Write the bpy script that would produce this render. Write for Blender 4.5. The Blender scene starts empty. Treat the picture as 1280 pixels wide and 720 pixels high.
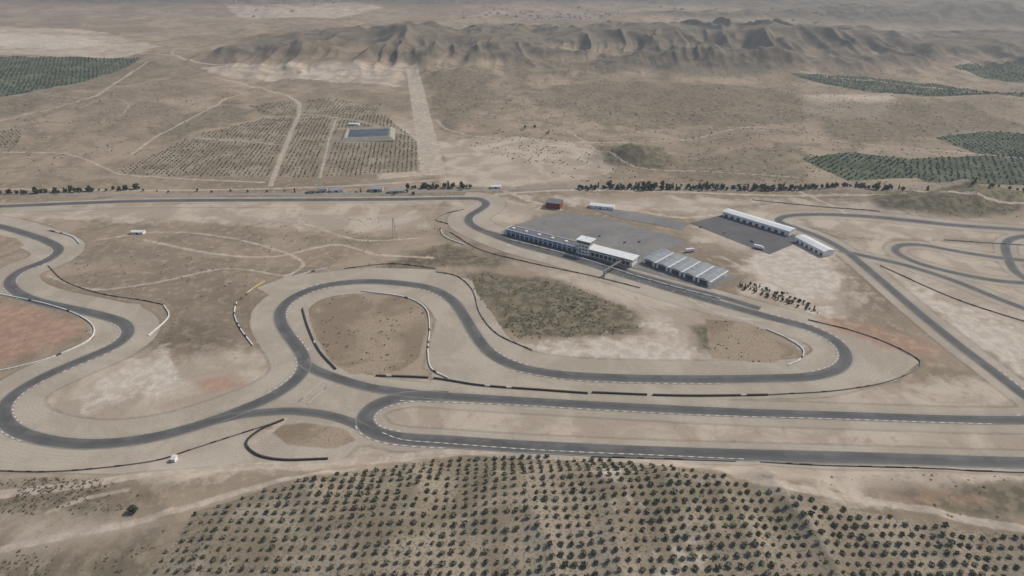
import bpy, math, random
import numpy as np
from mathutils import Vector
rng=np.random.default_rng(7); random.seed(7)
scn=bpy.context.scene
PITCH=math.radians(27.3); CT,ST=math.cos(PITCH),math.sin(PITCH); CAMH=300.0; F=853.0
# ------------------------------------------------------------ noise / terrain
def hsh(ix,iy,s):
    h=np.sin(ix*127.1+iy*311.7+s*74.7)*43758.5453
    return h-np.floor(h)
def vn(x,y,s=0):
    ix=np.floor(x);iy=np.floor(y);fx=x-ix;fy=y-iy
    fx=fx*fx*fx*(fx*(fx*6-15)+10);fy=fy*fy*fy*(fy*(fy*6-15)+10)
    a=hsh(ix,iy,s);b=hsh(ix+1,iy,s);c=hsh(ix,iy+1,s);d=hsh(ix+1,iy+1,s)
    return (a*(1-fx)+b*fx)*(1-fy)+(c*(1-fx)+d*fx)*fy
def fbm(x,y,o=4,s=0):
    r=0;a=.5;t=0
    for i in range(o):
        r=r+a*vn(x*2**i+i*17.3,y*2**i-i*9.1,s+i);t+=a;a*=.5
    return r/t
def ridg(x,y,o=4,s=0):
    r=0;a=.5;t=0
    for i in range(o):
        r=r+a*(1-np.abs(2*vn(x*2**i+i*7.7,y*2**i+i*3.3,s+i)-1));t+=a;a*=.5
    return r/t
def sst(a,b,x):
    t=np.clip((x-a)/(b-a),0,1);return t*t*(3-2*t)
MOUNDS=[(192,1004,48,34,15),(165,1000,30,22,7),(509,805,60,28,15),(585,835,65,35,18),(640,780,50,30,10),(430,850,40,18,5),
        (531,1816,150,90,40),(680,1790,90,60,22),(370,1800,120,70,22),(230,1760,90,60,13),(-620,1960,120,70,22),(-780,2000,110,70,14),
        (90,1700,120,40,9),(850,1750,120,60,14),(-330,1480,90,25,6),(300,1300,120,50,6),(1050,1400,160,70,10),(60,1560,60,30,7),(980,1820,110,70,16),
        (-150,1900,90,60,16),(-320,1930,80,60,14),(40,1920,90,60,14)]
CU=np.array([-600,100,230,350,420,520,600,680,760,850,940,1010,1080,1180,1280,1500,2200])
CZ=np.array([8,0,3,24,42,54,44,34,42,52,62,56,44,34,30,40,20])
def height(x,y):
    x=np.asarray(x,float);y=np.asarray(y,float)
    flat=1-np.exp(-(((x-150)/230)**4+((y-690)/140)**4))
    z=(fbm(x/170,y/170,2,3)-.5)*2.4*flat*sst(200,420,y)
    z=z+(fbm(x/140,y/140,5,11)-.5)*18*sst(900,1300,y)+(fbm(x/40,y/40,3,12)-.5)*3*sst(960,1300,y)
    # olive hill
    m=sst(343,312,y)
    hill=10*np.exp(-((x-45)/260)**2-((y-270)/110)**2)
    bump=(ridg(x/74+.3*fbm(x/50,y/50,2,5),y/190,2,21)-.5)*12+(fbm(x/34,y/40,3,22)-.5)*4.0
    z=z+m*(hill+bump*np.exp(-((x-60)/340)**2)*sst(150,230,y))
    for mx,my,rx,ry,h in MOUNDS:
        g=np.exp(-((x-mx)/rx)**2-((y-my)/ry)**2)
        z=z+h*g*(.6+.75*ridg(x/55,y/70,3,31))
    # main ridge: rounded badland spurs
    u=x/2.33+640
    zc=np.interp(u,CU,CZ)
    yc=2170+60*np.sin(x/310)+150*(fbm(x/260,x*0+.5,2,41)-.5)
    d=y-yc
    prof=np.where(d<0,np.exp(-(np.abs(d)/240)**1.5),np.exp(-(d/320)**2))
    wx=x+70*(fbm(x/150,y/150,2,45)-.5);wy=y+60*(fbm(x/130,y/130,2,46)-.5)
    big=ridg(wx/210,wy/330,2,51);med=ridg(wx/85,wy/230,2,52);sm_=ridg(wx/36,wy/80,2,57)
    side=np.clip(1-prof,0,1)*prof*4
    z=z+zc*prof*(.30+.85*big+.30*(med-.5))+zc*side*((med-.6)*.9+(sm_-.55)*.2)
    # second range
    y2=2850+120*np.sin(x/500)
    z=z+np.interp(x,[-3000,0,400,900,1500,2500],[0,4,14,30,60,80])*np.exp(-((y-y2)/190)**2)*(.4+.9*ridg(x/150,y/260,4,58))
    # far mountains
    fm=sst(3300,9000,y)
    amp=np.interp(x/np.maximum(y,1),[-.75,-.2,.1,.4,.75],[.6,.5,.6,1.0,1.15])
    z=z+sst(3000,4100,y)*amp*150*ridg(x/600,y/700,5,61)+fm*amp*650*ridg(x/1700,y/1700,5,62)
    return z
def plan(P):
    """survey marks (perspective plate coordinates) -> ground plan metres on the terrain"""
    P=np.asarray(P,float);a=(P[:,0]-640)/F;b=(360-P[:,1])/F
    z=np.zeros(len(P))
    for _ in range(4):
        t=(CAMH-z)/(ST-b*CT);x=a*t;y=t*(CT+b*ST)
        zz=height(x,y);z=np.where(y<1300,zz,z*0)
    return np.stack([x,y],1)
def spline(P,step=3.0,closed=False):
    P=np.asarray(P,float);n=len(P)
    Q=np.vstack([2*P[0]-P[1],P,2*P[-1]-P[-2]]);out=[]
    for i in range(n-1):
        p0,p1,p2,p3=Q[i:i+4]
        t01=max(np.linalg.norm(p1-p0),1e-3)**.5;t12=max(np.linalg.norm(p2-p1),1e-3)**.5;t23=max(np.linalg.norm(p3-p2),1e-3)**.5
        m1=(p2-p1+t12*((p1-p0)/t01-(p2-p0)/(t01+t12)));m2=(p2-p1+t12*((p3-p2)/t23-(p3-p1)/(t12+t23)))
        t=np.linspace(0,1,24,endpoint=False)[:,None]
        out.append((2*t**3-3*t**2+1)*p1+(t**3-2*t**2+t)*m1+(-2*t**3+3*t**2)*p2+(t**3-t**2)*m2)
    out=np.vstack(out+[P[-1:]])
    L=np.r_[0,np.cumsum(np.linalg.norm(np.diff(out,axis=0),axis=1))]
    k=max(2,int(L[-1]/step)+1);s=np.linspace(0,L[-1],k)
    return np.stack([np.interp(s,L,out[:,0]),np.interp(s,L,out[:,1])],1)
def smooth(o,it=3):
    o=o.copy()
    for _ in range(it): o[1:-1]=(o[:-2]+2*o[1:-1]+o[2:])/4
    return o
# ------------------------------------------------------------ layout
def PL(s): 
    v=[float(k) for k in s.replace(',',' ').split()];return plan(np.array(v).reshape(-1,2))
trk={}
trk['main']=smooth(spline(PL("""-60 274 0 283 32 292 60 302 74 313 58 326 28 337 12 350 18 363 42 375 85 385 130 395 156 405 160 418 142 433 100 451 58 469 24 488 6 505 4 522 18 537 52 549 100 555 150 553 200 545 250 531 300 513 345 493 371 474 381 458 376 440 361 420 350 400 352 385 370 370 402 358 450 352 500 354 540 361 565 375 580 395 595 420 615 443 645 458 690 467 760 472 850 474 950 473 1010 471 1044 463 1058 449 1050 431 1020 413 960 396 900 379 850 365 790 347 740 331 700 319 650 306 612 292 588 280 586 271 600 262 608 255 600 249 575 248 500 249 350 250 150 252 0 258 -200 266""")),6)
trk['link']=smooth(spline(PL("378 452 395 463 425 474 460 484 500 490 540 494 600 498 700 504 850 512 1000 518 1150 523 1250 525 1300 523 1305 512 1280 494 1240 463 1190 425 1140 384 1090 341 1058 315 1028 298 995 285 972 276 985 270 1020 268 1075 270 1130 275 1200 282 1330 291")),5)
trk['hair']=smooth(spline(PL("560 495 520 495 490 499 466 509 455 523 463 538 492 547 560 552 650 558 800 565 1000 571 1150 575 1340 581")),4)
trk['short']=smooth(spline(PL("262 528 300 519 335 515 370 514 410 519 440 528 462 539")),4)
trk['kart']=smooth(spline(PL("1050 313 1090 322 1130 331 1190 350 1250 374 1330 405")),3)
trk['kart2']=smooth(spline(PL("1330 352 1290 354 1240 350 1180 338 1140 326 1119 314 1124 307 1150 306 1190 313 1240 321 1330 330")),4)
trk['kart3']=smooth(spline(PL("1330 294 1275 296 1258 303 1260 322 1270 340 1290 353")),4)
trk['pit']=smooth(spline(PL("600 287 640 298 700 313 745 326 790 341 850 358 900 371 950 386")),4)
WID={'main':11,'link':10,'hair':13,'short':8.5,'kart':8,'kart2':8,'kart3':9,'pit':8}
BAND={'main':25,'link':14,'hair':12,'short':16,'kart':12,'kart2':11,'kart3':10,'pit':10}
allpts=np.vstack([trk[k] for k in trk])
POLY={
'pale':["-20 556 200 556 300 520 420 478 540 476 1150 488 1300 470 1300 650 1100 622 950 600 760 572 640 562 430 582 200 600 -20 604",
 "20 500 90 465 160 436 230 445 330 436 360 465 330 492 260 517 180 542 100 550 40 537",
 "555 250 620 243 690 262 660 282 600 300 550 285","940 258 1010 250 1100 252 1180 262 1300 272 1300 300 1180 300 1060 296 1000 275",
 "1050 300 1300 300 1300 480 1180 420 1110 360","640 330 760 345 900 388 1000 410 990 452 860 462 650 455 620 425 800 418 790 388 740 362",
 "550 178 640 172 740 178 770 205 720 232 560 232","-20 32 110 38 200 60 150 74 60 70 -20 66","255 84 508 84 500 108 440 104 280 96",
 "-20 255 300 250 560 250 540 262 250 262 -20 280","860 262 1000 255 1010 300 930 320 870 300","280 8 420 4 480 12 420 24 300 22",
 "1000 120 1120 118 1100 150 1010 150","0 640 110 650 200 650 60 690 0 700","925 312 1045 300 1062 345 1080 400 1010 402 930 375",
 "470 150 520 150 524 220 480 222","130 255 540 262 540 285 470 292 300 280 140 275","650 245 860 246 1000 250 860 266 760 262","700 352 790 350 880 385 900 410 810 405 740 372"],
'clay':["640 425 700 422 800 420 880 432 880 455 800 465 700 455 655 440","790 396 850 400 870 420 820 424 790 412",
 "925 315 1000 306 1045 312 1055 345 1060 385 1010 395 950 368","1110 342 1200 378 1300 415 1300 495 1240 455 1170 405","130 470 160 448 215 440 250 462 230 482 170 500 110 520 70 525",
 "745 590 775 585 812 600 815 640 785 655 760 630","800 680 850 665 880 690 865 735 800 735","-20 42 90 45 150 58 60 62 -20 56",
 "370 90 440 92 430 98 380 97"],
'gravel':["950 388 1060 408 1110 430 1150 452 1120 476 1040 492 900 494 560 482 560 465 700 478 1000 478 1040 465 1050 445 1020 420","320 360 360 345 460 334 540 337 590 350 600 380 560 360 480 345 400 350 350 375",
 "-10 558 150 566 260 545 350 520 440 530 455 550 420 580 300 580 150 592 -10 590","540 345 580 380 610 430 560 470 530 460 545 400","540 440 600 440 660 485 540 485","385 462 440 470 520 490 460 530 370 520","160 430 200 415 175 380 140 378"],
'brown':["385 396 400 377 450 367 505 371 528 386 534 410 524 448 500 464 440 468 415 454 396 425","-20 366 60 380 108 400 114 413 98 430 50 449 -20 466",
 "880 398 930 402 985 424 1000 440 965 454 890 448","-10 292 20 298 30 306 15 316 -10 322","328 533 380 528 430 536 445 550 420 560 360 556"],
'dark':["580 340 640 343 700 352 745 370 797 390 800 415 760 420 650 424 625 405 600 375","470 335 560 300 620 330 560 335","860 405 900 402 905 440 870 440",
 "1080 240 1180 235 1280 238 1280 262 1200 262 1100 255","740 182 830 184 840 210 800 212 760 200","1090 610 1300 605 1300 650 1180 645"],
'dark2':["530 92 600 88 620 120 560 170 545 150","780 70 960 75 970 98 820 100","640 118 760 100 960 110 1100 150 760 160","90 80 200 78 215 92 130 110 60 118","820 190 1000 180 1010 225 850 228","190 390 290 385 260 440 190 440",
 "300 120 310 150 200 175 170 165","-20 120 60 118 40 140 -20 148","1000 130 1200 130 1280 160 1050 180","-20 596 130 600 180 615 150 640 60 645 -20 640","-20 690 100 680 200 660 190 740 -20 740","620 80 800 78 780 96 640 96","560 262 545 300 575 325 640 335 600 310 575 290"],
'red':["-20 376 50 388 96 405 104 416 80 428 30 446 -20 458","1030 398 1080 402 1180 438 1168 448 1095 434 1036 414","240 475 290 468 310 482 260 494","1110 618 1180 612 1230 625 1150 632"],
'green':["-20 74 60 72 178 74 120 96 60 112 -20 122","1000 198 1060 190 1130 198 1150 222 1060 226","1100 200 1300 192 1300 232 1160 228","1168 172 1240 164 1300 168 1300 200 1220 192",
 "985 97 1060 96 1180 106 1300 122 1300 130 1150 122 1040 110","1190 84 1300 82 1300 106 1230 100"],
'orch':["205 740 222 670 242 640 330 612 430 592 540 575 640 568 760 574 860 588 960 610 1050 634 1150 656 1330 680 1330 740",
 "145 214 235 172 330 148 480 143 520 175 523 214 400 222 150 220","-20 165 30 160 20 185 -20 200","310 130 420 126 480 130 470 142 330 146"],
}
POLYW={k:[PL(s) for s in v] for k,v in POLY.items()}
o0=POLYW['orch'][0]; o0[0]=(-215,120); o0[-1]=(620,120); o0[-2]=(600,240)
PATHS=[("-40 700 60 674 150 657 222 637 330 606 440 588",5),("-40 622 100 606 200 592 300 584 430 577 560 566",7),("430 580 560 567 640 562 760 568 870 582 960 602 1080 625 1200 648 1340 676",6),
("338 232 352 195 364 165 373 145 372 128 330 110 270 98",7),("-20 152 60 136 120 118 160 92 185 78 215 72",6),("165 192 225 155 262 135 282 122 320 112",5),
("215 72 300 84 430 87 515 86",9),("-20 236 200 238 330 236 440 232 560 224",5),("545 150 570 165 640 174 740 178 830 176",4),("620 243 700 238 900 242 1100 244 1300 256",6),
("-20 40 120 60 215 72",8),("690 18 850 30 1000 38 1300 60",8),("1000 95 1100 102 1300 124",7),("180 300 260 316 340 321 420 306 470 318 540 322",4),("60 345 120 362 200 352 280 336 360 345",3),
("560 226 610 232 660 250 700 262",6),("300 268 380 280 450 300 520 298",3),("120 300 200 290 300 300 380 330 360 345",3),("523 90 620 92 720 86",4),("0 190 80 192 150 218",4),
("780 260 850 272 900 268",6),("600 140 700 160 790 190 900 215 1000 222",3),("850 175 960 160 1060 178 1150 186 1300 200",4),("1000 240 1050 262 1080 285",4),("300 560 330 545 355 525",4),
("540 70 580 70 600 68 660 72 720 60",5),("215 72 225 60 300 50 420 30 520 22 700 18",5),("820 60 900 40",4),("150 218 240 224 330 228",4),("235 172 300 176 355 182",3),("372 140 440 150 520 172",3),
("400 222 410 180 420 150",3),("60 640 110 622 160 612",3),("100 136 132 122 160 130 150 145",3),("0 100 60 118 130 124",3),("820 345 860 372 900 392 980 404",3),("900 320 950 345 1040 398",3),("620 300 700 330 780 370 840 400",3)]
PATHW=[(spline(PL(s),12 if w>5 else 9),w) for s,w in PATHS]
STRIP=PL("508 88 522 85 558 219 527 219")
PUB=spline(PL("-250 246 0 243 200 244 400 242 560 239 620 237 700 234 900 236 1100 236 1350 240"),8)
# ------------------------------------------------------------ grid
def grow(a,b,s0,s1):
    o=[a];
    while o[-1]<b: o.append(o[-1]+s0+(s1-s0)*(o[-1]-a)/(b-a))
    return o[1:]
xh=list(np.arange(2,421,2))+grow(420,1500,3,5)+grow(1500,12000,8,500)
xs=np.array([-v for v in xh[::-1]]+[0]+xh)
ys=np.array(sorted([200-v for v in grow(0,3000,4,300)])+[200]+list(np.arange(202,500,2))+grow(500,900,2.5,3.2)+grow(900,2450,3.4,9)+grow(2450,4600,10,22)+grow(4600,16000,40,500))
nx,ny=len(xs),len(ys);GX,GY=np.meshgrid(xs,ys)
GZ=height(GX,GY)
def win(x0,x1,y0,y1,p):
    return (slice(max(0,np.searchsorted(ys,y0-p)-1),np.searchsorted(ys,y1+p)+1),slice(max(0,np.searchsorted(xs,x0-p)-1),np.searchsorted(xs,x1+p)+1))
def sd_line(D,P,pad):
    for a,b in zip(P[:-1],P[1:]):
        w=win(min(a[0],b[0]),max(a[0],b[0]),min(a[1],b[1]),max(a[1],b[1]),pad)
        X=GX[w];Y=GY[w]
        if X.size==0: continue
        d=b-a;L=max(d@d,1e-6);t=np.clip(((X-a[0])*d[0]+(Y-a[1])*d[1])/L,0,1)
        D[w]=np.minimum(D[w],np.hypot(X-a[0]-t*d[0],Y-a[1]-t*d[1]))
def inside(P,X,Y):
    r=np.zeros(X.shape,bool);n=len(P)
    for i in range(n):
        x1,y1=P[i];x2,y2=P[(i+1)%n]
        if y1==y2: continue
        c=((y1>Y)!=(y2>Y))&(X<(x2-x1)*(Y-y1)/(y2-y1)+x1);r^=c
    return r
PAD=40.
def polysd(P):
    D=np.full(GX.shape,PAD);sd_line(D,np.vstack([P,P[:1]]),PAD)
    w=win(P[:,0].min(),P[:,0].max(),P[:,1].min(),P[:,1].max(),PAD)
    ins=np.zeros(GX.shape,bool);ins[w]=inside(P,GX[w],GY[w])
    return np.where(ins,D,-D)
att={}
for k,ps in POLYW.items():
    S=np.full(GX.shape,-PAD)
    for P in ps: S=np.maximum(S,polysd(P))
    att[k]=S
TD=np.full(GX.shape,60.)
gb=np.full(GX.shape,-PAD)
for k,P in trk.items():
    D=np.full(GX.shape,60.);sd_line(D,P[::3] if len(P)>9 else P,60);TD=np.minimum(TD,D);gb=np.maximum(gb,BAND[k]-D)
gb=np.where((GY>800)&(GX<-60),gb-14,gb)
att['gravel']=np.maximum(att['gravel'],np.clip(gb,-PAD,PAD))
att['tdist']=TD
S=polysd(STRIP)
for P,w in PATHW:
    D=np.full(GX.shape,PAD);sd_line(D,P,PAD);S=np.maximum(S,w/2-D)
att['path']=S
# ------------------------------------------------------------ mesh helper
def quadmesh(name,V,Q,mats,mi=None,sm=False,attrs=None,parent=None):
    me=bpy.data.meshes.new(name);V=np.asarray(V,np.float32);Q=np.asarray(Q,np.int32)
    me.vertices.add(len(V));me.vertices.foreach_set('co',V.ravel())
    me.loops.add(Q.size);me.loops.foreach_set('vertex_index',Q.ravel())
    me.polygons.add(len(Q));me.polygons.foreach_set('loop_start',np.arange(0,Q.size,Q.shape[1],dtype=np.int32))
    if mi is not None: me.polygons.foreach_set('material_index',np.asarray(mi,np.int32))
    me.polygons.foreach_set('use_smooth',np.full(len(Q),sm))
    me.update(calc_edges=True)
    for m in mats: me.materials.append(m)
    if attrs:
        for k,v in attrs.items():
            a=me.attributes.new(k,'FLOAT','POINT');a.data.foreach_set('value',np.asarray(v,np.float32).ravel())
    o=bpy.data.objects.new(name,me);scn.collection.objects.link(o)
    if parent: o.parent=parent
    return o
# ------------------------------------------------------------ materials
EXPO=.90
def S(r,g,b):
    m=(r+g+b)/3;r,g,b=[m+(c-m)*.95 for c in(r,g,b)]
    f=lambda c:(c/255/12.92 if c/255<=.04045 else ((c/255+.055)/1.055)**2.4)
    return (f(r)*EXPO,f(g)*EXPO,f(b)*EXPO,1)
class NT:
    def __init__(s,name,rough=.95):
        s.m=bpy.data.materials.new(name);s.m.use_nodes=True;s.t=s.m.node_tree;s.b=s.t.nodes['Principled BSDF']
        s.b.inputs['Roughness'].default_value=rough;s.b.inputs['Specular IOR Level'].default_value=.15
        s.pos=s.n('ShaderNodeNewGeometry').outputs['Position'];s.dim='3D'
    def n(s,t,**k):
        x=s.t.nodes.new(t)
        for a,b in k.items(): setattr(x,a,b)
        return x
    def l(s,a,b): s.t.links.new(a,b)
    def noise(s,sc,det=4,rough=.55,dist=0,vec=None):
        x=s.n('ShaderNodeTexNoise',noise_dimensions=s.dim);x.inputs['Scale'].default_value=sc;x.inputs['Detail'].default_value=det;x.inputs['Roughness'].default_value=rough;x.inputs['Distortion'].default_value=dist
        s.l(vec or s.pos,x.inputs['Vector']);return x.outputs[0]
    def math(s,op,a,b=0,c=None):
        x=s.n('ShaderNodeMath',operation=op)
        for i,v in enumerate([a,b]+([c] if c is not None else [])):
            if isinstance(v,(int,float)): x.inputs[i].default_value=v
            else: s.l(v,x.inputs[i])
        return x.outputs[0]
    def mr(s,v,a,b,c=0,d=1,sm=True):
        x=s.n('ShaderNodeMapRange');x.interpolation_type='SMOOTHSTEP' if sm else 'LINEAR'
        for i,q in zip((1,2,3,4),(a,b,c,d)): x.inputs[i].default_value=q
        s.l(v,x.inputs[0]);return x.outputs[0]
    def mix(s,f,a,b,mode='MIX'):
        x=s.n('ShaderNodeMix',data_type='RGBA',blend_type=mode)
        for i,v in ((0,f),(6,a),(7,b)):
            if isinstance(v,(int,float)): x.inputs[i].default_value=v
            elif isinstance(v,tuple): x.inputs[i].default_value=v
            else: s.l(v,x.inputs[i])
        return x.outputs[2]
    def attr(s,n): return s.n('ShaderNodeAttribute',attribute_name=n).outputs['Fac']
    def col(s,c,): 
        if isinstance(c,tuple): s.b.inputs['Base Color'].default_value=c
        else: s.l(c,s.b.inputs['Base Color'])
        return s.m
    def bump(s,h,d=.1,st=.5):
        x=s.n('ShaderNodeBump');x.inputs['Distance'].default_value=d;x.inputs['Strength'].default_value=st;s.l(h,x.inputs['Height']);s.l(x.outputs[0],s.b.inputs['Normal'])
def simple(name,c,rough=.8,var=.12,sc=.6,metal=0):
    t=NT(name,rough);n=t.noise(sc,3);f=t.mr(n,.3,.7)
    a=tuple(min(1,v*(1+var)) for v in c[:3])+(1,);b=tuple(v*(1-var) for v in c[:3])+(1,)
    t.b.inputs['Metallic'].default_value=metal
    return t.col(t.mix(f,b,a))
# ground
g=NT('ground_soil',1.0);g.b.inputs['Specular IOR Level'].default_value=0;g.dim='2D'
nL=g.noise(.0045,5,.6,.5);nM=g.noise(.022,6,.62,.4);nS=g.noise(.11,5,.65);nF=g.noise(.55,4,.7);nV=g.noise(.9,2,.6)
sep=g.n('ShaderNodeSeparateXYZ');g.l(g.pos,sep.inputs[0])
base=g.mix(g.mr(nL,.36,.64),S(134,119,101),S(158,141,120))
base=g.mix(g.mr(nM,.42,.68,0,.75),base,S(120,108,89))
base=g.mix(g.mr(nS,.5,.72,0,.7),base,S(168,152,131))
speck=g.math('MULTIPLY',g.mr(nF,.56,.68),g.mr(nM,.35,.65,.15,.6))
base=g.mix(speck,base,S(96,89,70))
def layer(cur,key,amp,edge,colr,nz=None,off=0,mx=1):
    s=g.attr(key);nn=nz or nM
    v=g.math('ADD',s,g.math('MULTIPLY',g.math('SUBTRACT',nn,.5),amp))
    v=g.math('ADD',v,g.math('MULTIPLY',g.math('SUBTRACT',nS,.5),amp*.5+1))
    f=g.mr(v,-edge+off,edge+off,0,mx);return g.mix(f,cur,colr)
pale=g.mix(g.mr(nM,.4,.62),S(161,146,128),S(182,167,148));pale=g.mix(g.mr(nS,.56,.74,0,.7),pale,S(148,133,114))
cur=layer(base,'pale',60,10,pale)
orch=g.mix(g.mr(nM,.4,.62),S(130,118,99),S(154,141,122));orch=g.mix(g.mr(nF,.5,.68),orch,S(110,101,82))
cur=layer(cur,'orch',3,1,orch)
dark=g.mix(g.mr(nS,.42,.62),S(98,91,74),S(126,115,95))
cur=layer(cur,'dark2',90,18,dark,mx=.6)
green=g.mix(g.mr(nM,.4,.62),S(74,83,64),S(96,101,80));green=g.mix(g.mr(nS,.55,.7,0,.6),green,S(116,114,94))
cur=layer(cur,'green',8,2,green)
cur=layer(cur,'dark',34,7,dark)
clay=g.mix(g.mr(nS,.4,.65),S(180,166,149),S(201,190,174))
f=g.mr(g.math('ADD',g.math('ADD',g.attr('clay'),g.math('MULTIPLY',g.math('SUBTRACT',nM,.5),70)),g.math('MULTIPLY',g.math('SUBTRACT',nS,.5),34)),-3,18,0,.8);cur=g.mix(f,cur,clay)
grav=g.mix(g.mr(nM,.38,.64),S(160,148,131),S(174,162,145))
td=g.attr('tdist');rk=g.math('SINE',g.math('MULTIPLY',g.math('ADD',td,g.math('MULTIPLY',nM,6)),2.1))
grav=g.mix(g.mr(rk,.2,1,0,.2),grav,S(148,136,119))
grav=g.mix(g.mr(nS,.58,.78,0,.4),grav,S(186,173,155))
cur=layer(cur,'gravel',2.5,.7,grav)
cur=g.mix(g.mr(g.math('ABSOLUTE',g.math('ADD',g.attr('gravel'),g.math('MULTIPLY',nS,2.0))),.6,1.8,.32,0),cur,S(106,97,82))
cur=g.mix(g.mr(g.math('ADD',td,g.math('MULTIPLY',nS,8)),8,13,.25,0),cur,S(140,128,112))
brown=g.mix(g.mr(nM,.4,.6),S(134,117,97),S(156,138,117));brown=g.mix(g.mr(nF,.54,.68,0,.8),brown,S(112,102,83))
cur=layer(cur,'brown',4,1.2,brown)
red=g.mix(g.mr(nS,.4,.65),S(154,122,101),S(174,140,117))
f=g.mr(g.math('ADD',g.attr('red'),g.math('MULTIPLY',g.math('SUBTRACT',nM,.5),30)),-6,7,0,.75);cur=g.mix(f,cur,red)
pth=g.mix(g.mr(nS,.4,.65),S(168,154,136),S(187,173,155))
f=g.mr(g.math('ADD',g.attr('path'),g.math('MULTIPLY',g.math('SUBTRACT',nS,.5),2.5)),-1.3,.8,0,.85);cur=g.mix(f,cur,pth)
cur=g.mix(g.mr(nV,.35,.7,0,.14),cur,S(100,91,77))
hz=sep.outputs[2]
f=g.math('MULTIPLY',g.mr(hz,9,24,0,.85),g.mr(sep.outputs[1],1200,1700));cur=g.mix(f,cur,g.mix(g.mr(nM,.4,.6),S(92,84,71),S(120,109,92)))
cur=g.mix(g.math('MULTIPLY',g.mr(sep.outputs[1],3000,4000,0,.85),g.mr(hz,15,80)),cur,S(94,96,108))  # far high ground blended to blue-grey: distance haze painted into the albedo
g.bump(g.math('ADD',g.math('MULTIPLY',nS,1.0),g.math('MULTIPLY',nF,.5)),.8,.4)
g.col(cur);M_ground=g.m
idx=(np.arange(ny-1)[:,None]*nx+np.arange(nx-1)[None,:]).ravel()
Q=np.stack([idx,idx+1,idx+nx+1,idx+nx],1)
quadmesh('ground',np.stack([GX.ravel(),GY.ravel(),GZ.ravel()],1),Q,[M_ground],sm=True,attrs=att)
# asphalt
t=NT('asphalt',.85);t.dim='2D';n1=t.noise(.05,5,.6);n2=t.noise(1.2,3)
c=t.mix(t.mr(n1,.35,.65),S(86,84,81),S(102,99,95));lat=t.attr('lat')
c=t.mix(t.mr(t.math('ABSOLUTE',t.math('ADD',lat,t.math('MULTIPLY',t.math('SUBTRACT',n1,.5),1.6))),0,.7,.4,0),c,S(68,67,66))
c=t.mix(t.mr(t.math('ABSOLUTE',lat),.72,1.0,0,.55),c,S(134,126,113))
c=t.mix(t.mr(n2,.4,.7,0,.2),c,S(112,108,103));M_asp=t.col(c)
t=NT('worn_asphalt',.9);n1=t.noise(.03,5,.6);n2=t.noise(.2,4)
M_lot=t.col(t.mix(t.mr(n2,.45,.7,0,.5),t.mix(t.mr(n1,.35,.65),S(110,107,103),S(126,122,116)),S(138,132,124)))
M_lot2=simple('dark_asphalt',S(92,90,89),.9,.12,.05)
M_road=simple('old_road_asphalt',S(136,129,120),.9,.1,.08)
M_white=simple('white_paint',(.60,.58,.54,1),.7,.15,.4)
M_line=simple('worn_line_paint',S(160,154,145),.7,.2,.2)
M_kerbw=simple('worn_kerb_white',S(202,196,186),.8,.15,.3)
M_kred=simple('worn_kerb_red',S(158,118,104),.8,.15,.6)
M_kgrey=simple('worn_kerb_grey',S(148,138,124),.8,.15,.6)
M_tyre=simple('tyre_rubber',S(66,63,60),.9,.2,.8)
M_conc=simple('concrete',S(178,172,162),.9,.1,.5)
M_wall=simple('white_render',(.66,.65,.62,1),.8,.06,.3)
M_roofd=simple('dark_roof_membrane',S(104,104,106),.8,.12,.15)
M_metal=simple('grey_metal_roof',S(136,139,140),.55,.10,.2)
M_metl=simple('light_metal_roof',S(208,208,204),.5,.06,.2)
M_glass=simple('dark_glass',(.03,.045,.06,1),.15,.2,.3)
M_blue=simple('blue_panel',S(98,136,172),.5,.1,.3)
M_red=simple('red_panel',S(150,66,56),.7,.12,.4)
M_door=simple('dark_door',S(78,82,88),.6,.2,.4)
M_steel=simple('steel',S(128,126,122),.5,.1,1)
M_bark=simple('bark',(.09,.07,.05,1),.95,.2,2)
M_body=simple('vehicle_paint',(.6,.6,.6,1),.35,.04,.5)
M_bodyd=simple('vehicle_paint_dark',(.07,.09,.12,1),.35,.1,.5)
def foliage(name,a,b,sc=.35,dk=.35):
    t=NT(name,.9);n=t.noise(sc,3,.6);n2=t.noise(3.0,1)
    c=t.mix(t.mr(n,.35,.65),a,b);c=t.mix(t.mr(n2,.45,.7,0,dk),c,tuple(v*.5 for v in a[:3])+(1,));return t.col(c)
M_olive=foliage('olive_leaves',(.125,.122,.078,1),(.20,.19,.13,1),.12)
M_pine=foliage('dark_leaves',(.048,.056,.036,1),(.088,.096,.062,1),.15)
M_bush=foliage('dry_scrub_leaves',(.12,.105,.07,1),(.20,.175,.12,1),.1)
M_green=foliage('orchard_leaves',(.066,.08,.05,1),(.10,.115,.075,1),.02)
# ------------------------------------------------------------ ribbons
def normals(P):
    d=np.gradient(P,axis=0);d/=np.maximum(np.linalg.norm(d,axis=1,keepdims=True),1e-6);return np.stack([-d[:,1],d[:,0]],1)
def ribbon(name,P,w,dz,mats,off=0,mi=None,na=5,h=0,parent=None):
    N=normals(P);lat=np.linspace(-1,1,na);V=[]
    XY=P[:,None,:]+N[:,None,:]*(off+lat[None,:,None]*w/2)
    Z=height(XY[...,0],XY[...,1])+dz
    V=np.concatenate([XY,Z[...,None]],2).reshape(-1,3)
    i=(np.arange(len(P)-1)[:,None]*na+np.arange(na-1)[None,:]).ravel()
    Q=np.stack([i,i+na,i+na+1,i+1],1)[:,::-1]
    m=None if mi is None else np.repeat(mi,na-1)
    return quadmesh(name,V,Q,mats,m,attrs={'lat':np.tile(lat,len(P))},parent=parent)
def emp(name,loc=(0,0,0),rz=0):
    e=bpy.data.objects.new(name,None);e.location=loc;e.rotation_euler=(0,0,rz);scn.collection.objects.link(e);return e
track=emp('race_track')
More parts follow.
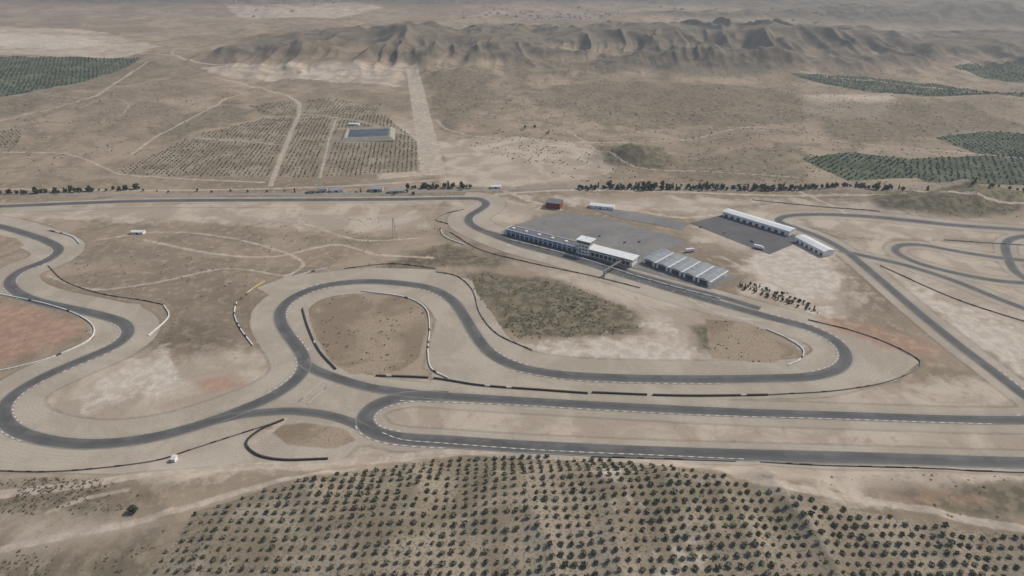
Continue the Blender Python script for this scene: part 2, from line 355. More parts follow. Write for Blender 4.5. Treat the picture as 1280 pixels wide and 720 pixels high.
for i,(k,P) in enumerate(trk.items()):
    dz=.10+.012*i
    ribbon('asphalt_'+k,P,WID[k],dz,[M_asp],parent=track)
    if k in('main','hair','link'):
        for sgn in(-1,1): ribbon('edge_line_'+k,P,.3,dz+.10,[M_line],off=sgn*(WID[k]/2-.4),na=2,parent=track)
ribbon('road',PUB,9,.1,[M_road])
def kerbs(k):
    P=trk[k];fine=spline(P[::2],3.0);ang=np.unwrap(np.arctan2(np.gradient(fine[:,1]),np.gradient(fine[:,0])))
    cur=np.gradient(ang)/3.0;cur=np.convolve(cur,np.ones(9)/9,'same')
    for sgn in(-1,1):
        on=(cur*sgn>1/80.) | (np.roll(cur,14)*-sgn>1/50.)
        i=0
        while i<len(on):
            if on[i]:
                j=i
                while j<len(on) and on[j]: j+=1
                if j-i>5:
                    seg=fine[i:j];ribbon('kerb',seg,.8,.2+.004*(sgn+1),[M_kerbw,M_kred,M_kgrey],off=sgn*(WID[k]/2+.42),
                      mi=np.array([(0,1)[q%2] if (i//40)%3==1 else (0,2)[q%2] for q in range(j-i-1)]),na=2,parent=track)
                i=j
            else: i+=1
for k in('main','hair','link','short'): kerbs(k)
for s in("478 541 500 549 560 554.5 700 564 840 570 930 574","500 501 650 507 850 518 1050 524 1240 530","640 463 700 474 800 479 900 480"):
    P=spline(PL(s),3.2);ribbon('kerb',P,.7,.25,[M_kerbw,M_kgrey],mi=np.arange(len(P)-1)%2,na=2,parent=track)
P=trk['main'];st=PL("770 341")[0];j=int(np.argmin(np.hypot(*(P-st).T)))
for q in range(12):
    a=P[j-q*3];d=P[j-q*3+1]-a;d/=np.linalg.norm(d);nn=np.array([-d[1],d[0]])
    c=a+nn*(2.5 if q%2 else -2.5);ribbon('grid_mark',np.array([c-nn*1.2,c+nn*1.2]),.3,.26,[M_white],na=2,parent=track)
# ------------------------------------------------------------ walls
def wall(name,s,h=1.1,w=.7,mats=None,gap=.0,step=4,pd=.12):
    P=spline(PL(s),step);N=normals(P);n=len(P)
    L=P-N*w/2;R=P+N*w/2
    zl=height(P[:,0],P[:,1])
    V=[];Q=[];mi=[]
    for i in range(n-1):
        if random.random()<gap: continue
        b=len(V)
        for (p,z) in((L[i],zl[i]),(R[i],zl[i]),(L[i+1],zl[i+1]),(R[i+1],zl[i+1])):
            V.append((p[0],p[1],z-.3));V.append((p[0],p[1],z+h))
        q=[(1,3,7,5),(0,1,5,4),(2,6,7,3),(0,2,3,1),(4,5,7,6)]
        Q+= [tuple(b+v for v in f) for f in q];mi+=[1 if random.random()<pd else 0]*5
    return quadmesh(name,V,Q,mats or [M_white,M_tyre],mi)
DK=[M_tyre,M_conc]
for s in("296 378 293 392 300 410 316 432","368 346 390 340 410 336","452 364 510 373 532 386 537 410 535 440 540 462 560 473","-20 468 40 455 80 441 112 425 118 412 105 398 60 381 -20 364",
 "205 382 211 396 186 420","985 457 1000 450 1004 438 985 424 958 412","550 286 556 296 580 306","60 288 90 296 100 305"):
    wall('barrier_wall',s,1.1,.7)
for s in("413 480 400 492 385 505","404 477 390 488 374 502"): wall('barrier_wall',s,.8,.45,[M_conc,M_steel],0,4,.3)
wall('barrier_wall','308 368 318 360 331 352',1.2,.9,[simple('yellow_paint',S(200,178,110)),M_white])
for s in("378 386 386 412 400 440 420 462","470 470 540 473 600 482 680 488 735 492","355 525 325 538 308 553 320 568 350 575 410 574","740 491 850 495 960 494"):
    wall('tyre_barrier',s,1.2,1.1,DK,.02,4,.03)
GR=[M_steel,M_tyre]
for s in("60 332 82 352 130 368 175 375 205 381","-20 588 60 590 120 586 200 575 240 562 355 525","545 340 570 345 590 362 600 392 622 418 665 438","430 336 490 330 545 336","562 290 600 312 660 328 740 345 800 360",
 "740 571 830 574 920 577","950 578 1100 584 1300 592","1100 332 1200 376 1300 408","1180 300 1300 308","940 250 1020 258 1100 262","320 360 300 375","560 280 545 275 555 268 580 262","960 494 1050 488 1120 474 1150 453 1120 434 1070 415 1010 400"):
    wall('guard_rail',s,.9,.4,GR,.0,4,.3)
wall('pit_wall',"636 300 700 316 745 329 790 344 850 361 900 374",1.3,.6,[M_white,M_conc],0,4,.3)
# ------------------------------------------------------------ flat lots
import bmesh as B
def lot(name,s,mat,dz):
    P=PL(s);z=height(P[:,0],P[:,1]).max()+dz
    me=bpy.data.meshes.new(name);n=len(P)
    me.from_pydata([(p[0],p[1],z) for p in P]+[(p[0],p[1],z-1.5) for p in P],[],[tuple(range(n))]+[(i,(i+1)%n,(i+1)%n+n,i+n) for i in range(n)])
    me.update()
    b=B.new();b.from_mesh(me);B.ops.recalc_face_normals(b,faces=b.faces);b.to_mesh(me);b.free()
    me.materials.append(mat);o=bpy.data.objects.new(name,me);scn.collection.objects.link(o);return z
ZL=lot('paddock_pavement',"626 290 640 282 702 265 760 274 858 300 852 308 812 318 842 322 925 346 888 362 800 338",M_lot,.12)
lot('paddock_pavement',"862 279 902 269 990 292 1004 300 962 318 925 304",M_lot2,.14)
lot('service_road',"742 262 760 260 862 279 852 287 770 272",M_lot,.17)
# ------------------------------------------------------------ buildings
class Bld:
    def __init__(s,name,a,b,flip=1,world=False):
        A,B=(PL(f"{a[0]} {a[1]} {b[0]} {b[1]}") if not world else np.array([a,b],float));d=B-A;s.L=float(np.linalg.norm(d));an=math.atan2(d[1],d[0])
        z=float(height(A[0],A[1]));s.e=emp(name,(A[0],A[1],z),an)
    def mesh(s,name,V,Fc,mat):
        me=bpy.data.meshes.new(name);me.from_pydata(V,[],Fc);me.materials.append(mat);o=bpy.data.objects.new(name,me);scn.collection.objects.link(o);o.parent=s.e;return o
    def box(s,name,x0,x1,y0,y1,z0,z1,mat):
        V=[(x,y,z) for z in(z0,z1) for y in(y0,y1) for x in(x0,x1)]
        return s.mesh(name,V,[(0,2,3,1),(4,5,7,6),(0,1,5,4),(2,6,7,3),(0,4,6,2),(1,3,7,5)],mat)
    def boxes(s,name,lst,mat):
        V=[];Fc=[]
        for x0,x1,y0,y1,z0,z1 in lst:
            b=len(V);V+=[(x,y,z) for z in(z0,z1) for y in(y0,y1) for x in(x0,x1)]
            Fc+=[tuple(b+i for i in f) for f in[(0,2,3,1),(4,5,7,6),(0,1,5,4),(2,6,7,3),(0,4,6,2),(1,3,7,5)]]
        return s.mesh(name,V,Fc,mat)
    def gable(s,name,x0,x1,y0,y1,z,h,mat,axis='x',ov=.5):
        x0-=ov;x1+=ov;y0-=ov;y1+=ov
        if axis=='x':
            m=(y0+y1)/2;V=[(x0,y0,z),(x1,y0,z),(x1,y1,z),(x0,y1,z),(x0,m,z+h),(x1,m,z+h)];Fc=[(0,1,5,4),(2,3,4,5),(0,4,3),(1,2,5),(0,3,2,1)]
        else:
            m=(x0+x1)/2;V=[(x0,y0,z),(x1,y0,z),(x1,y1,z),(x0,y1,z),(m,y0,z+h),(m,y1,z+h)];Fc=[(0,4,5,3),(1,2,5,4),(0,1,4),(2,3,5),(0,3,2,1)]
        return s.mesh(name,V,Fc,mat)
b=Bld('pit_building',(632,293),(790,334));L=b.L;w1=L*.62
b.box('walls',0,w1,0,13,-1,6.2,M_wall);b.box('roof_terrace',.4,w1-.4,.9,12.6,6.2,6.45,M_roofd)
b.boxes('parapet',[(0,w1,0,.4,6.2,7.0),(0,w1,12.6,13,6.2,7.0),(0,.4,.4,12.6,6.2,7.0)],M_wall)
b.boxes('garage_doors',[(2+i*6,6.6+i*6,-.08,0,0,3.8) for i in range(int(w1/6)-1)],M_door)
b.box('blue_fascia',0,w1,-2.2,-.05,4.2,4.9,M_blue)
b.boxes('upper_windows',[(2+i*6,6.6+i*6,-.06,0,5.0,5.9) for i in range(int(w1/6)-1)],M_glass)
b.boxes('rear_doors',[(2+i*6,6+i*6,13,13.08,0,3.5) for i in range(int(w1/6)-1)],M_door)
b.boxes('roof_units',[(5+i*17,8+i*17,5,8,6.45,7.6) for i in range(6)],M_metl)
b.box('grandstand_base',w1+10,L,0,12,-1,6.0,M_wall);b.boxes('grandstand_glazing',[(w1+12+i*5,w1+16+i*5,-.07,0,1,4.8) for i in range(int((L-w1-12)/5))],M_glass)
b.box('canopy_roof',w1+8,L+2,-3,12,8.6,9.1,M_metl)
b.boxes('canopy_posts',[(w1+11+i*7.5,w1+11.4+i*7.5,-1.6,-1.2,0,8.6) for i in range(7)]+[(w1+11+i*7.5,w1+11.4+i*7.5,11,11.4,6,8.6) for i in range(7)],M_steel)
b.boxes('terrace_steps',[(w1+11,L-1,1+i*2,3+i*2,6.0,6.3+i*.4) for i in range(5)],M_conc)
b=Bld('control_tower',(722,317),(736,320.5));W=b.L
b.box('shaft',0,W,0,10,-1,13,M_wall);b.box('control_room',-1.5,W+1.5,-1.5,11,13,13.6,M_conc);b.box('glazing',-1,W+1,-1,10.5,13.6,16,M_glass);b.box('roof',-2,W+2,-2,11.5,16,16.7,M_metl)
b.boxes('windows',[(1.5+i*3.6,3.9+i*3.6,-.07,0,z,z+1.4) for i in range(max(1,int(W/3.6))) for z in(2,5.5,9)],M_glass)
b.boxes('mullions',[(-1.05+i*(W+2)/4,-.9+i*(W+2)/4,-1.08,-1.0,13.6,16) for i in range(5)],M_wall);b.box('antenna',W/2,W/2+.25,5,5.25,16.7,22,M_steel)
b=Bld('paddock_hall',(803,329),(888,359));L=b.L;n=5;D=34
for i in range(n):
    x0=i*L/n;x1=(i+1)*L/n-1.2
    b.box('walls_%d'%i,x0+.6,x1-.6,.6,D-.6,-1,5.5,M_wall);b.gable('roof_%d'%i,x0,x1,0,D,5.5,1.3,M_metal,'y',.3)
    b.box('door_%d'%i,x0+3,x1-3,.5,.6,0,4.4,M_door)
b.boxes('skylights',[(i*L/n+2+q*3.5,i*L/n+2.6+q*3.5,4+r*9,7+r*9,6.0+(.35 if q else .15),6.75) for i in range(n) for q in(0,2) for r in range(3)],M_conc)
b.boxes('gutters',[((i+1)*L/n-1.5,(i+1)*L/n-.1,-.5,D+.5,5.2,5.6) for i in range(n)],M_metl)
b=Bld('long_white_building',(903,270),(986,295.5));L=b.L
b.box('walls',0,L,0,13,-1,6,M_wall);b.gable('roof',0,L,0,13,6,1.4,M_metl,'x',.5);b.boxes('doors',[(3+i*8,7+i*8,-.08,0,0,3.2) for i in range(int(L/8))],M_door)
b=Bld('long_white_building',(993,302),(1029,321));L=b.L
b.box('walls',0,L,0,13,-1,6,M_wall);b.gable('roof',0,L,0,13,6,1.5,M_metl,'x',.5);b.boxes('doors',[(3+i*7,6+i*7,-.08,0,0,3.2) for i in range(int(L/7))],M_door)
b=Bld('red_building',(682,260),(700,262));L=b.L
b.box('walls',0,L,0,16,-1,7,M_red);b.box('roof',-.5,L+.5,-.5,16.5,7,7.5,M_roofd);b.boxes('windows',[(2+i*4,4.4+i*4,-.07,0,z,z+1.5) for i in range(int(L/4)) for z in(1.5,4.5)],M_glass)
def shed(name,a,bb,D,h,roof,wallm=None,rh=1.2,wn=4):
    b=Bld(name,a,bb);L=b.L;b.box('walls',0,L,0,D,-1,h,wallm or M_wall);b.gable('roof',0,L,0,D,h,rh,roof,'x',.4)
    b.box('door',L*.4,L*.4+min(2.4,L*.2),-.07,0,0,2.3,M_door);b.boxes('windows',[(1+i*(L-2)/wn,2.2+i*(L-2)/wn,-.06,0,1.1,2.3) for i in range(wn) if not .3<(1+i*(L-2)/wn)/L<.55],M_glass)
M_tile=simple('tile_roof',S(158,130,110),.9,.12,.5)
shed('white_shed',(737,260),(767,263),9,3.8,M_metl)
shed('white_hut',(164,293),(179,293),6,2.8,M_metl)
shed('farmhouse',(386,242),(395,241.5),9,4,M_tile,M_conc,2.2,3);shed('farmhouse',(399,241),(409,240.6),8,5,M_metal,M_conc,1.8,3);shed('farm_shed',(413,241),(430,240),9,3.4,M_metal,M_wall)
shed('farm_shed',(462,240),(478,240),12,4,M_metal,M_conc);shed('farm_shed',(486,242),(506,241),8,3.2,M_metal,M_conc)
shed('white_hut',(614,236),(626,236),7,3,M_metl);shed('white_hut',(215,578),(219,578),4,2.6,M_metl)
shed('white_hut',(436,157),(448,157),8,3,M_metl)
a=PL("755 346")[0];c=PL("781 330")[0];b=Bld('start_gantry',a,c,world=True);L=b.L
b.boxes('deck',[(0,L,-.7,.7,6.2,6.5)],M_conc);b.boxes('rails',[(0,L,-.8,-.7,6.5,7.5),(0,L,.7,.8,6.5,7.5)],M_steel)
b.boxes('towers',[(-.5,.5,-.7,.7,-1,6.2),(L-1.0,L,-.7,.7,-1,6.2)],M_steel)
b=Bld('irrigation_reservoir',(429,176),(489,175.5));L=b.L;D=66
def frus(x0,x1,y0,y1,z0,z1,i): return [(x0,y0,z0),(x1,y0,z0),(x1,y1,z0),(x0,y1,z0),(x0+i,y0+i,z1),(x1-i,y0+i,z1),(x1-i,y1-i,z1),(x0+i,y1-i,z1)]
V=frus(-6,L+6,-6,D+6,-1,4.5,7)+frus(3,L-3,3,D-3,4.5,1.0,6)
Fc=[(i,(i+1)%4,(i+1)%4+4,i+4) for i in range(4)]+[(4+i,4+(i+1)%4,8+(i+1)%4,8+i) for i in range(4)]+[(8+i,8+(i+1)%4,12+(i+1)%4,12+i) for i in range(4)]
b.mesh('embankment',V,Fc,simple('reservoir_liner',S(150,141,126),.8,.1,.1))
t=NT('water',.5);t.b.inputs['Specular IOR Level'].default_value=.12;t.bump(t.noise(.8,2),.05,.2);WM=t.col(t.mix(t.mr(t.noise(.05,3),.4,.6),S(66,76,82),S(80,88,92)))
b.mesh('water',[(6,6,2.6),(L-6,6,2.6),(L-6,D-6,2.6),(6,D-6,2.6)],[(0,1,2,3)],WM)
def strut(V,Fc,p,q,r=.15):
    p=Vector(p);q=Vector(q);d=(q-p).normalized();u=d.orthogonal().normalized();v=d.cross(u);b0=len(V)
    for c in(p,q):
        for k in range(4): a=k*math.pi/2;V.append(tuple(c+(u*math.cos(a)+v*math.sin(a))*r))
    Fc+= [tuple(b0+x for x in(k,(k+1)%4,(k+1)%4+4,k+4)) for k in range(4)]
for pp in("493 297",):
    P=PL(pp)[0];e=emp('electricity_pylon',(P[0],P[1],float(height(*P))),.4);V=[];Fc=[]
    for z0,z1,w0,w1 in((0,8,2.2,1.5),(8,15,1.5,.9),(15,24,.9,.3)):
        c0=[(sx*w0,sy*w0,z0) for sx,sy in((-1,-1),(1,-1),(1,1),(-1,1))];c1=[(sx*w1,sy*w1,z1) for sx,sy in((-1,-1),(1,-1),(1,1),(-1,1))]
        for i in range(4): strut(V,Fc,c0[i],c1[i],.1);strut(V,Fc,c0[i],c1[(i+1)%4],.06);strut(V,Fc,c1[i],c1[(i+1)%4],.06)
    for z in(17,20,23): strut(V,Fc,(-4,0,z),(4,0,z),.1)
    me=bpy.data.meshes.new('lattice');me.from_pydata(V,[],Fc);me.materials.append(M_steel);o=bpy.data.objects.new('lattice',me);scn.collection.objects.link(o);o.parent=e
def cyl(V,Fc,cx,cy,cz,r,w,n=10):
    b0=len(V)
    for s in(-w/2,w/2):
        for k in range(n): a=2*math.pi*k/n;V.append((cx+r*math.cos(a),cy+s,cz+r*math.sin(a)))
    Fc+=[tuple(b0+x for x in(k,(k+1)%n,(k+1)%n+n,k+n)) for k in range(n)]+[tuple(b0+k for k in range(n)),tuple(b0+n+k for k in range(n))[::-1]]
def vehicle(kind,px,rz,mat):
    P=PL("%f %f"%px)[0];b=Bld.__new__(Bld);b.e=emp('parked_'+kind,(P[0],P[1],float(height(*P))+.2),rz)
    if kind=='truck':
        b.box('cargo_box',-5,3.2,-1.25,1.25,1.1,3.9,mat);b.box('chassis',-5,5.6,-.9,.9,.7,1.1,M_tyre)
        b.mesh('cab',[(3.5,-1.2,.7),(5.7,-1.2,.7),(5.7,1.2,.7),(3.5,1.2,.7),(3.5,-1.2,3.1),(5.2,-1.15,3.1),(5.2,1.15,3.1),(3.5,1.2,3.1)],[(0,3,2,1),(4,5,6,7),(0,1,5,4),(2,3,7,6),(1,2,6,5),(0,4,7,3)],mat)
        b.box('windscreen',5.3,5.62,-1.0,1.0,1.7,2.6,M_glass);xs_=(-4,-2.8,4.5);r=.5
    else:
        prof=[(-2.2,.45),(2.2,.45),(2.2,.85),(1.1,.98),(-2.1,1.0)];V=[(x,s,z) for s in(-.9,.9) for x,z in prof];n=5
        b.mesh('body',V,[tuple(range(n)),tuple(range(2*n-1,n-1,-1))]+[(i,i+n,(i+1)%n+n,(i+1)%n) for i in range(n)],mat)
        prof=[(-1.9,1.0),(1.1,.98),(.4,1.48),(-1.5,1.5)];V=[(x,s*(.85 if z<1.1 else .7),z) for s in(-1,1) for x,z in prof];n=4
        b.mesh('cabin',V,[tuple(range(n)),tuple(range(2*n-1,n-1,-1))]+[(i,i+n,(i+1)%n+n,(i+1)%n) for i in range(n)],M_glass);b.box('roof_panel',-1.5,.4,-.7,.7,1.49,1.55,mat);xs_=(-1.4,1.4);r=.34
    V=[];Fc=[]
    for x in xs_:
        for s in(-1,1): cyl(V,Fc,x,s*(.85 if kind=='car' else 1.05),r,r,.25)
    b.mesh('wheels',V,Fc,M_tyre)
for px,rz in(((862,315),.3),((948,311),-.6)): vehicle('truck',px,rz,M_body)
for i in range(6):
    q=random.random();px=(690+q*110,279+q*27) if i%2 else (880+q*60,284+q*18);vehicle('car',(px[0]+random.uniform(-6,6),px[1]+random.uniform(-2,2)),-.6+random.choice([0,1.57]),random.choice([M_bodyd,M_bodyd,M_metal]))
# ------------------------------------------------------------ vegetation
def leaf_tpl(nl,R,H,base,ls,kind='round',trunk=True,seed=0):
    r=np.random.default_rng(seed);k=6
    if kind=='round':
        a=r.uniform(0,6.28,k);cen=np.stack([np.cos(a)*R*.5*r.uniform(.3,1,k),np.sin(a)*R*.5*r.uniform(.3,1,k),base+(H-base)*r.uniform(.35,.72,k)],1);rad=r.uniform(.35,.6,k)*R
        i=r.integers(0,k,nl);d=r.normal(size=(nl,3));d/=np.linalg.norm(d,axis=1,keepdims=True);C=cen[i]+d*(rad[i]*r.uniform(.65,1.1,nl))[:,None]*np.array([1,1,(H-base)/(2*R)*1.1])
    elif kind=='dome':
        d=r.normal(size=(nl,3));d[:,2]=abs(d[:,2]);d/=np.linalg.norm(d,axis=1,keepdims=True);C=d*np.array([R,R,H])*r.uniform(.55,1,nl)[:,None]
    else:
        z=r.uniform(0,1,nl)**1.1;rr=R*(1-z)**.6*np.minimum(1,z*6+.4)*r.uniform(.7,1.1,nl);a=r.uniform(0,6.28,nl);C=np.stack([np.cos(a)*rr,np.sin(a)*rr,base+(H-base)*z],1);d=np.stack([np.cos(a),np.sin(a),a*0+.3],1)
    nrm=d+r.normal(size=(nl,3))*.5;nrm/=np.linalg.norm(nrm,axis=1,keepdims=True)
    u=np.cross(nrm,r.normal(size=(nl,3)));u/=np.linalg.norm(u,axis=1,keepdims=True);v=np.cross(nrm,u)
    s=(ls*r.uniform(.6,1.3,nl))[:,None]
    V=np.stack([C-u*s-v*s*.6,C+u*s-v*s,C+u*s*.7+v*s,C-u*s+v*s*.8],1).reshape(-1,3);Q=np.arange(nl*4).reshape(-1,4);mi=np.zeros(nl,int)
    if trunk:
        def limb(p,q,r0,r1):
            nonlocal V,Q,mi
            b=len(V);ang=np.arange(5)*2*np.pi/5;c=np.stack([np.cos(ang),np.sin(ang),ang*0],1)
            V=np.vstack([V,np.array(p)+c*r0,np.array(q)+c*r1]);q_=np.array([[b+i,b+(i+1)%5,b+(i+1)%5+5,b+i+5] for i in range(5)]);Q=np.vstack([Q,q_]);mi=np.r_[mi,np.ones(5,int)]
        limb((0,0,-.4),(0,0,base+.3),R*.09,R*.06)
        for k_ in range(3):
            a=k_*2.1+seed;limb((0,0,base+.1),(math.cos(a)*R*.5,math.sin(a)*R*.5,base+(H-base)*.5),R*.05,R*.02)
    return V,Q,mi
def mass(name,XY,sc,tpls,mats):
    XY=np.asarray(XY);n=len(XY)
    if n==0: return
    z=height(XY[:,0],XY[:,1]);ti=rng.integers(0,len(tpls),n);ro=rng.uniform(0,6.28,n);Vs=[];Qs=[];Ms=[];b=0
    for k,(V,Q,m) in enumerate(tpls):
        j=np.where(ti==k)[0]
        if len(j)==0: continue
        c,s=np.cos(ro[j])[:,None],np.sin(ro[j])[:,None];q=sc[j][:,None];hs=q*rng.uniform(.85,1.15,(len(j),1))
        X=(V[None,:,0]*c-V[None,:,1]*s)*q+XY[j,0:1];Y=(V[None,:,0]*s+V[None,:,1]*c)*q+XY[j,1:2];Z=V[None,:,2]*hs+z[j][:,None]
        Vs.append(np.stack([X,Y,Z],2).reshape(-1,3));Qs.append((Q[None]+(np.arange(len(j))*len(V))[:,None,None]).reshape(-1,4)+b);Ms.append(np.tile(m,len(j)));b+=len(j)*len(V)
    return quadmesh(name,np.vstack(Vs),np.vstack(Qs),mats,np.concatenate(Ms))
def grid_in(P,sx,sy,ang,jit,keep=1.,curve=0):
    c=P.mean(0);R=np.abs(P-c).max()*1.5;a=np.arange(-R,R,sx);b=np.arange(-R,R,sy);A,B=np.meshgrid(a,b);A=A.ravel();B=B.ravel()
    B=B+curve*np.sin(A/80);A=A+rng.normal(0,jit,A.size);B=B+rng.normal(0,jit,A.size)
    X=c[0]+A*math.cos(ang)-B*math.sin(ang);Y=c[1]+A*math.sin(ang)+B*math.cos(ang);k=inside(P,X,Y)&(rng.uniform(size=X.size)<keep);return np.stack([X[k],Y[k]],1)
ol=[leaf_tpl(85,2.2,2.3,.25,.46,seed=i) for i in range(6)]
P=grid_in(POLYW['orch'][0],5.7,6.5,.03,.35,.98,4);P=P[P[:,1]>175]
k=vn(P[:,0]/30,P[:,1]/25,77);mass('olive_orchard',P,rng.uniform(.6,.98,len(P))*(.8+.4*k),ol,[M_olive,M_bark])
# low dry cover between the orchard rows
P=grid_in(POLYW['orch'][0],2.6,3.2,.2,1.2,.5);P=P[P[:,1]>190];P=P[vn(P[:,0]/22,P[:,1]/20,91)>.45]
mass('orchard_undergrowth',P,rng.uniform(.35,.8,len(P)),[leaf_tpl(8,.9,.45,0,.3,'dome',False,seed=140+i) for i in range(3)],[M_bush,M_bark])
sm=[leaf_tpl(12,1.7,2.2,.2,.8,trunk=False,seed=20+i) for i in range(3)]
for i,(ang,sx,sy,kp) in zip((1,2,3),((.12,6.5,9.5,.9),(.1,7,9,.8),(.0,7,10,.8))):
    P=grid_in(POLYW['orch'][i],sx,sy,ang,.3,kp)
    for W,w in PATHW:
        if len(P): P=P[np.min(np.hypot(P[:,0][:,None]-W[:,0],P[:,1][:,None]-W[:,1]),1)>w/2+5]
    r0=PL("458 168")[0];P=P[(np.abs(P[:,0]-r0[0])>52)|(np.abs(P[:,1]-r0[1])>50)]
    mass('distant_orchard',P,rng.uniform(.55,.95,len(P)),sm,[M_bush,M_bark])
for i,Pg in enumerate(POLYW['green']):
    far=Pg[:,1].mean()>1300
    P=grid_in(Pg,9 if far else 6.5,11 if far else 8.5,.5+i*.3,.9,.8);mass('green_orchard',P,rng.uniform(.6,1.1,len(P))*(1.2 if far else 1),[leaf_tpl(10,1.8,1.4,.1,1.0,trunk=False,seed=50+k) for k in range(3)],[M_green,M_bark])
def rand_in(s,n):
    P=PL(s) if isinstance(s,str) else s;lo=P.min(0);hi=P.max(0);X=rng.uniform(lo[0],hi[0],n);Y=rng.uniform(lo[1],hi[1],n);k=inside(P,X,Y);X=X[k];Y=Y[k]
    k=vn(X/18,Y/18,71)*.6+vn(X/55,Y/55,72)*.6>rng.uniform(.3,.85,len(X));return np.stack([X[k],Y[k]],1)
bt=[leaf_tpl(10,.9,.7,0,.32,'dome',False,seed=80+i) for i in range(4)]
pts=[]
for s,n in((POLYW['dark'][0],3000),(POLYW['brown'][0],300),(POLYW['brown'][1],80),(POLYW['brown'][2],150),("60 330 140 300 540 262 560 300 470 335 330 350 270 380 260 430 190 430 215 385 80 350",1000),
 ("-20 596 130 600 180 615 150 640 60 645 -20 640",1100),("-20 700 150 662 215 650 200 740 -20 740",600),(POLYW['dark'][1],400),("1080 232 1300 236 1300 270 1150 262",500),("960 580 1300 590 1300 660 1120 640",150)):
    pts.append(rand_in(s,n))
P=np.vstack(pts);dm=np.array([np.min(np.hypot(allpts[:,0]-p[0],allpts[:,1]-p[1])) for p in P]);P=P[dm>16]
mass('scrub_bushes',P,rng.uniform(.45,1.15,len(P))**1.3,bt,[M_bush,M_bark])
P=np.vstack([rand_in("540 100 1300 110 1300 232 720 232 560 170",7000),rand_in("-20 125 200 100 330 110 140 215 -20 228",1200),rand_in("520 88 900 95 1300 80 1300 110 540 100",2000)])
mass('scrub_bushes',P,rng.uniform(.5,1.3,len(P)),[leaf_tpl(8,1.2,.9,0,.55,'dome',False,seed=90+i) for i in range(3)],[M_bush,M_bark])
rt=[leaf_tpl(80,3.4,7.0,.3,1.0,seed=100+i) for i in range(5)]+[leaf_tpl(60,1.7,9,.3,.8,'cone',seed=110+i) for i in range(1)]
def row(name,s,sp,jy,scale,keep=.85):
    P=spline(PL(s),sp);P=P[rng.uniform(size=len(P))<keep];P=P+rng.normal(0,jy,P.shape);P[:,0]+=rng.normal(0,2,len(P));sc=rng.uniform(.5,1.15,len(P))*scale*(.8+.4*vn(P[:,0]/25,P[:,1]*0,8));mass(name,P,sc,rt,[M_pine,M_bark])
row('roadside_trees',"720 236 800 237 900 237 1000 237 1112 237",3.2,2.5,1.0,.95);row('roadside_trees',"760 234 900 235 1000 235 1100 235",4.4,2.5,.9,.75)
row('roadside_trees',"-40 244 60 241 120 239 172 237",3.6,2.5,1.0,.9)
row('roadside_trees',"512 236 540 235 590 235",3.4,2.5,1.1,.9)
row('roadside_trees',"180 240 300 240 460 239",18,3,.6,.6)
row('roadside_trees',"440 240 520 243",10,4,.6,.8)
row('roadside_trees',"1110 236 1180 236 1290 240",9,4,.8,.7)
row('cypress_hedge',"926 359 950 367 985 378 1024 391",2.0,1.1,.55,1);row('cypress_hedge',"928 355 958 363 988 373 1010 381",2.4,1.5,.52,.95)
row('trees',"660 160 690 166",9,8,.7)
P=PL("168 640")[0]
mass('dark_tree',np.array([[P[0],P[1]]]),np.array([1.0]),[leaf_tpl(420,3.6,5.2,.8,.5,seed=200)],[M_pine,M_bark])
V=[];Fc=[];mi=[]
def hou(x,y,w,d,h,rz):
    z=float(height(x,y));b=len(V);c,s=math.cos(rz),math.sin(rz)
    for px,py,pz in[(-w,-d,-2),(w,-d,-2),(w,d,-2),(-w,d,-2),(-w,-d,h),(w,-d,h),(w,d,h),(-w,d,h),(-w,0,h*1.35),(w,0,h*1.35)]: V.append((x+px*c-py*s,y+px*s+py*c,z+pz))
    for f,m in(((0,1,5,4),0),((2,3,7,6),0),((1,2,6,9,5),0),((3,0,4,8,7),0),((4,5,9,8),1),((6,7,8,9),1)): Fc.append(tuple(b+i for i in f));mi.append(m)
for (u,v),n,sp in(((680,22),34,110),((735,24),16,80),((1040,30),8,150),((330,12),8,200),((880,14),10,200),((610,18),8,80)):
    c=PL("%d %d"%(u,v))[0]
    for i in range(n): hou(c[0]+rng.normal(0,sp),c[1]+rng.normal(0,sp*.8),rng.uniform(4,9),rng.uniform(3.5,6),rng.uniform(3,6),rng.uniform(0,3))
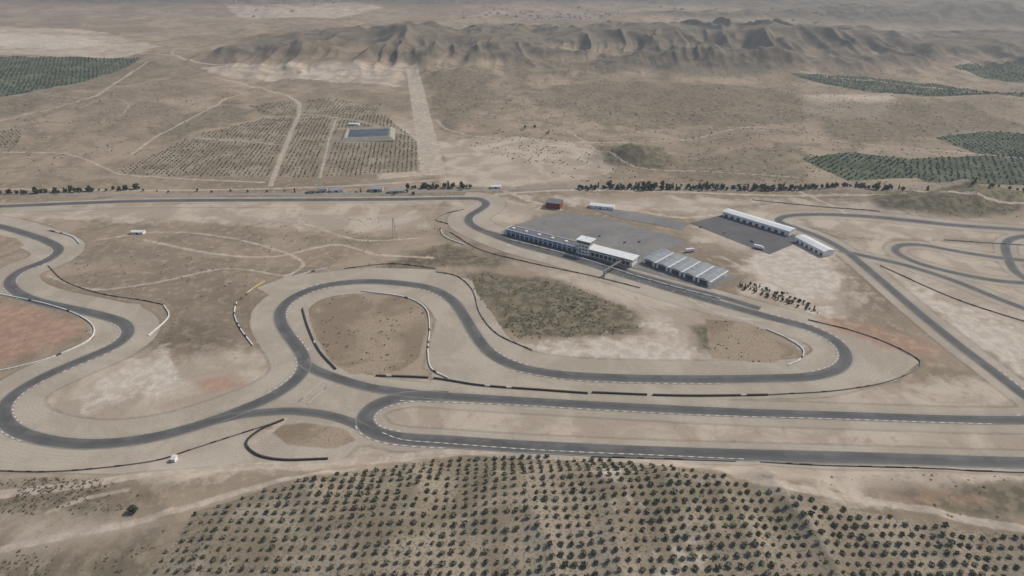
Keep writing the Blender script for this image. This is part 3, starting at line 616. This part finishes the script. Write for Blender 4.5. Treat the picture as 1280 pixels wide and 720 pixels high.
me=bpy.data.meshes.new('village_houses');me.from_pydata(V,[],Fc);me.materials.append(M_conc);me.materials.append(M_tile);me.polygons.foreach_set('material_index',mi)
scn.collection.objects.link(bpy.data.objects.new('village_houses',me))
# ------------------------------------------------------------ haze (real air volume)
bpy.ops.mesh.primitive_cube_add(size=1,location=(0,6000,600));hb=bpy.context.object;hb.name='atmospheric_haze';hb.scale=(26000,20000,1600)
m=bpy.data.materials.new('haze');m.use_nodes=True;m.node_tree.nodes.clear();o=m.node_tree.nodes.new('ShaderNodeOutputMaterial');v=m.node_tree.nodes.new('ShaderNodeVolumeScatter')
v.inputs['Color'].default_value=(.86,.93,1,1);v.inputs['Density'].default_value=1/11500;v.inputs['Anisotropy'].default_value=.3;m.node_tree.links.new(v.outputs[0],o.inputs['Volume']);hb.data.materials.append(m)
# ------------------------------------------------------------ light
EL,AZ=math.radians(44),math.radians(62)   # azimuth from +Y toward +X
w=bpy.data.worlds.new('World');scn.world=w;w.use_nodes=True;nt=w.node_tree;sk=nt.nodes.new('ShaderNodeTexSky');sk.sky_type='NISHITA';sk.sun_disc=False;sk.sun_elevation=EL;sk.sun_rotation=AZ
nt.links.new(sk.outputs[0],nt.nodes['Background'].inputs[0]);nt.nodes['Background'].inputs[1].default_value=.125
sd=bpy.data.lights.new('sun','SUN');sd.energy=4.4;sd.angle=math.radians(.6);sd.color=(1,.96,.9);so=bpy.data.objects.new('sun',sd);scn.collection.objects.link(so)
dv=Vector((math.sin(AZ)*math.cos(EL),math.cos(AZ)*math.cos(EL),math.sin(EL)));so.rotation_euler=dv.to_track_quat('Z','Y').to_euler()
cd=bpy.data.cameras.new('camera');cd.sensor_width=36;cd.lens=F/1280*36;cd.clip_end=40000;cd.clip_start=1;co=bpy.data.objects.new('camera',cd);co.location=(0,0,CAMH);co.rotation_euler=(math.pi/2-PITCH,0,0);scn.collection.objects.link(co);scn.camera=co
scn.view_settings.view_transform='Standard';scn.view_settings.look='None';scn.view_settings.exposure=0
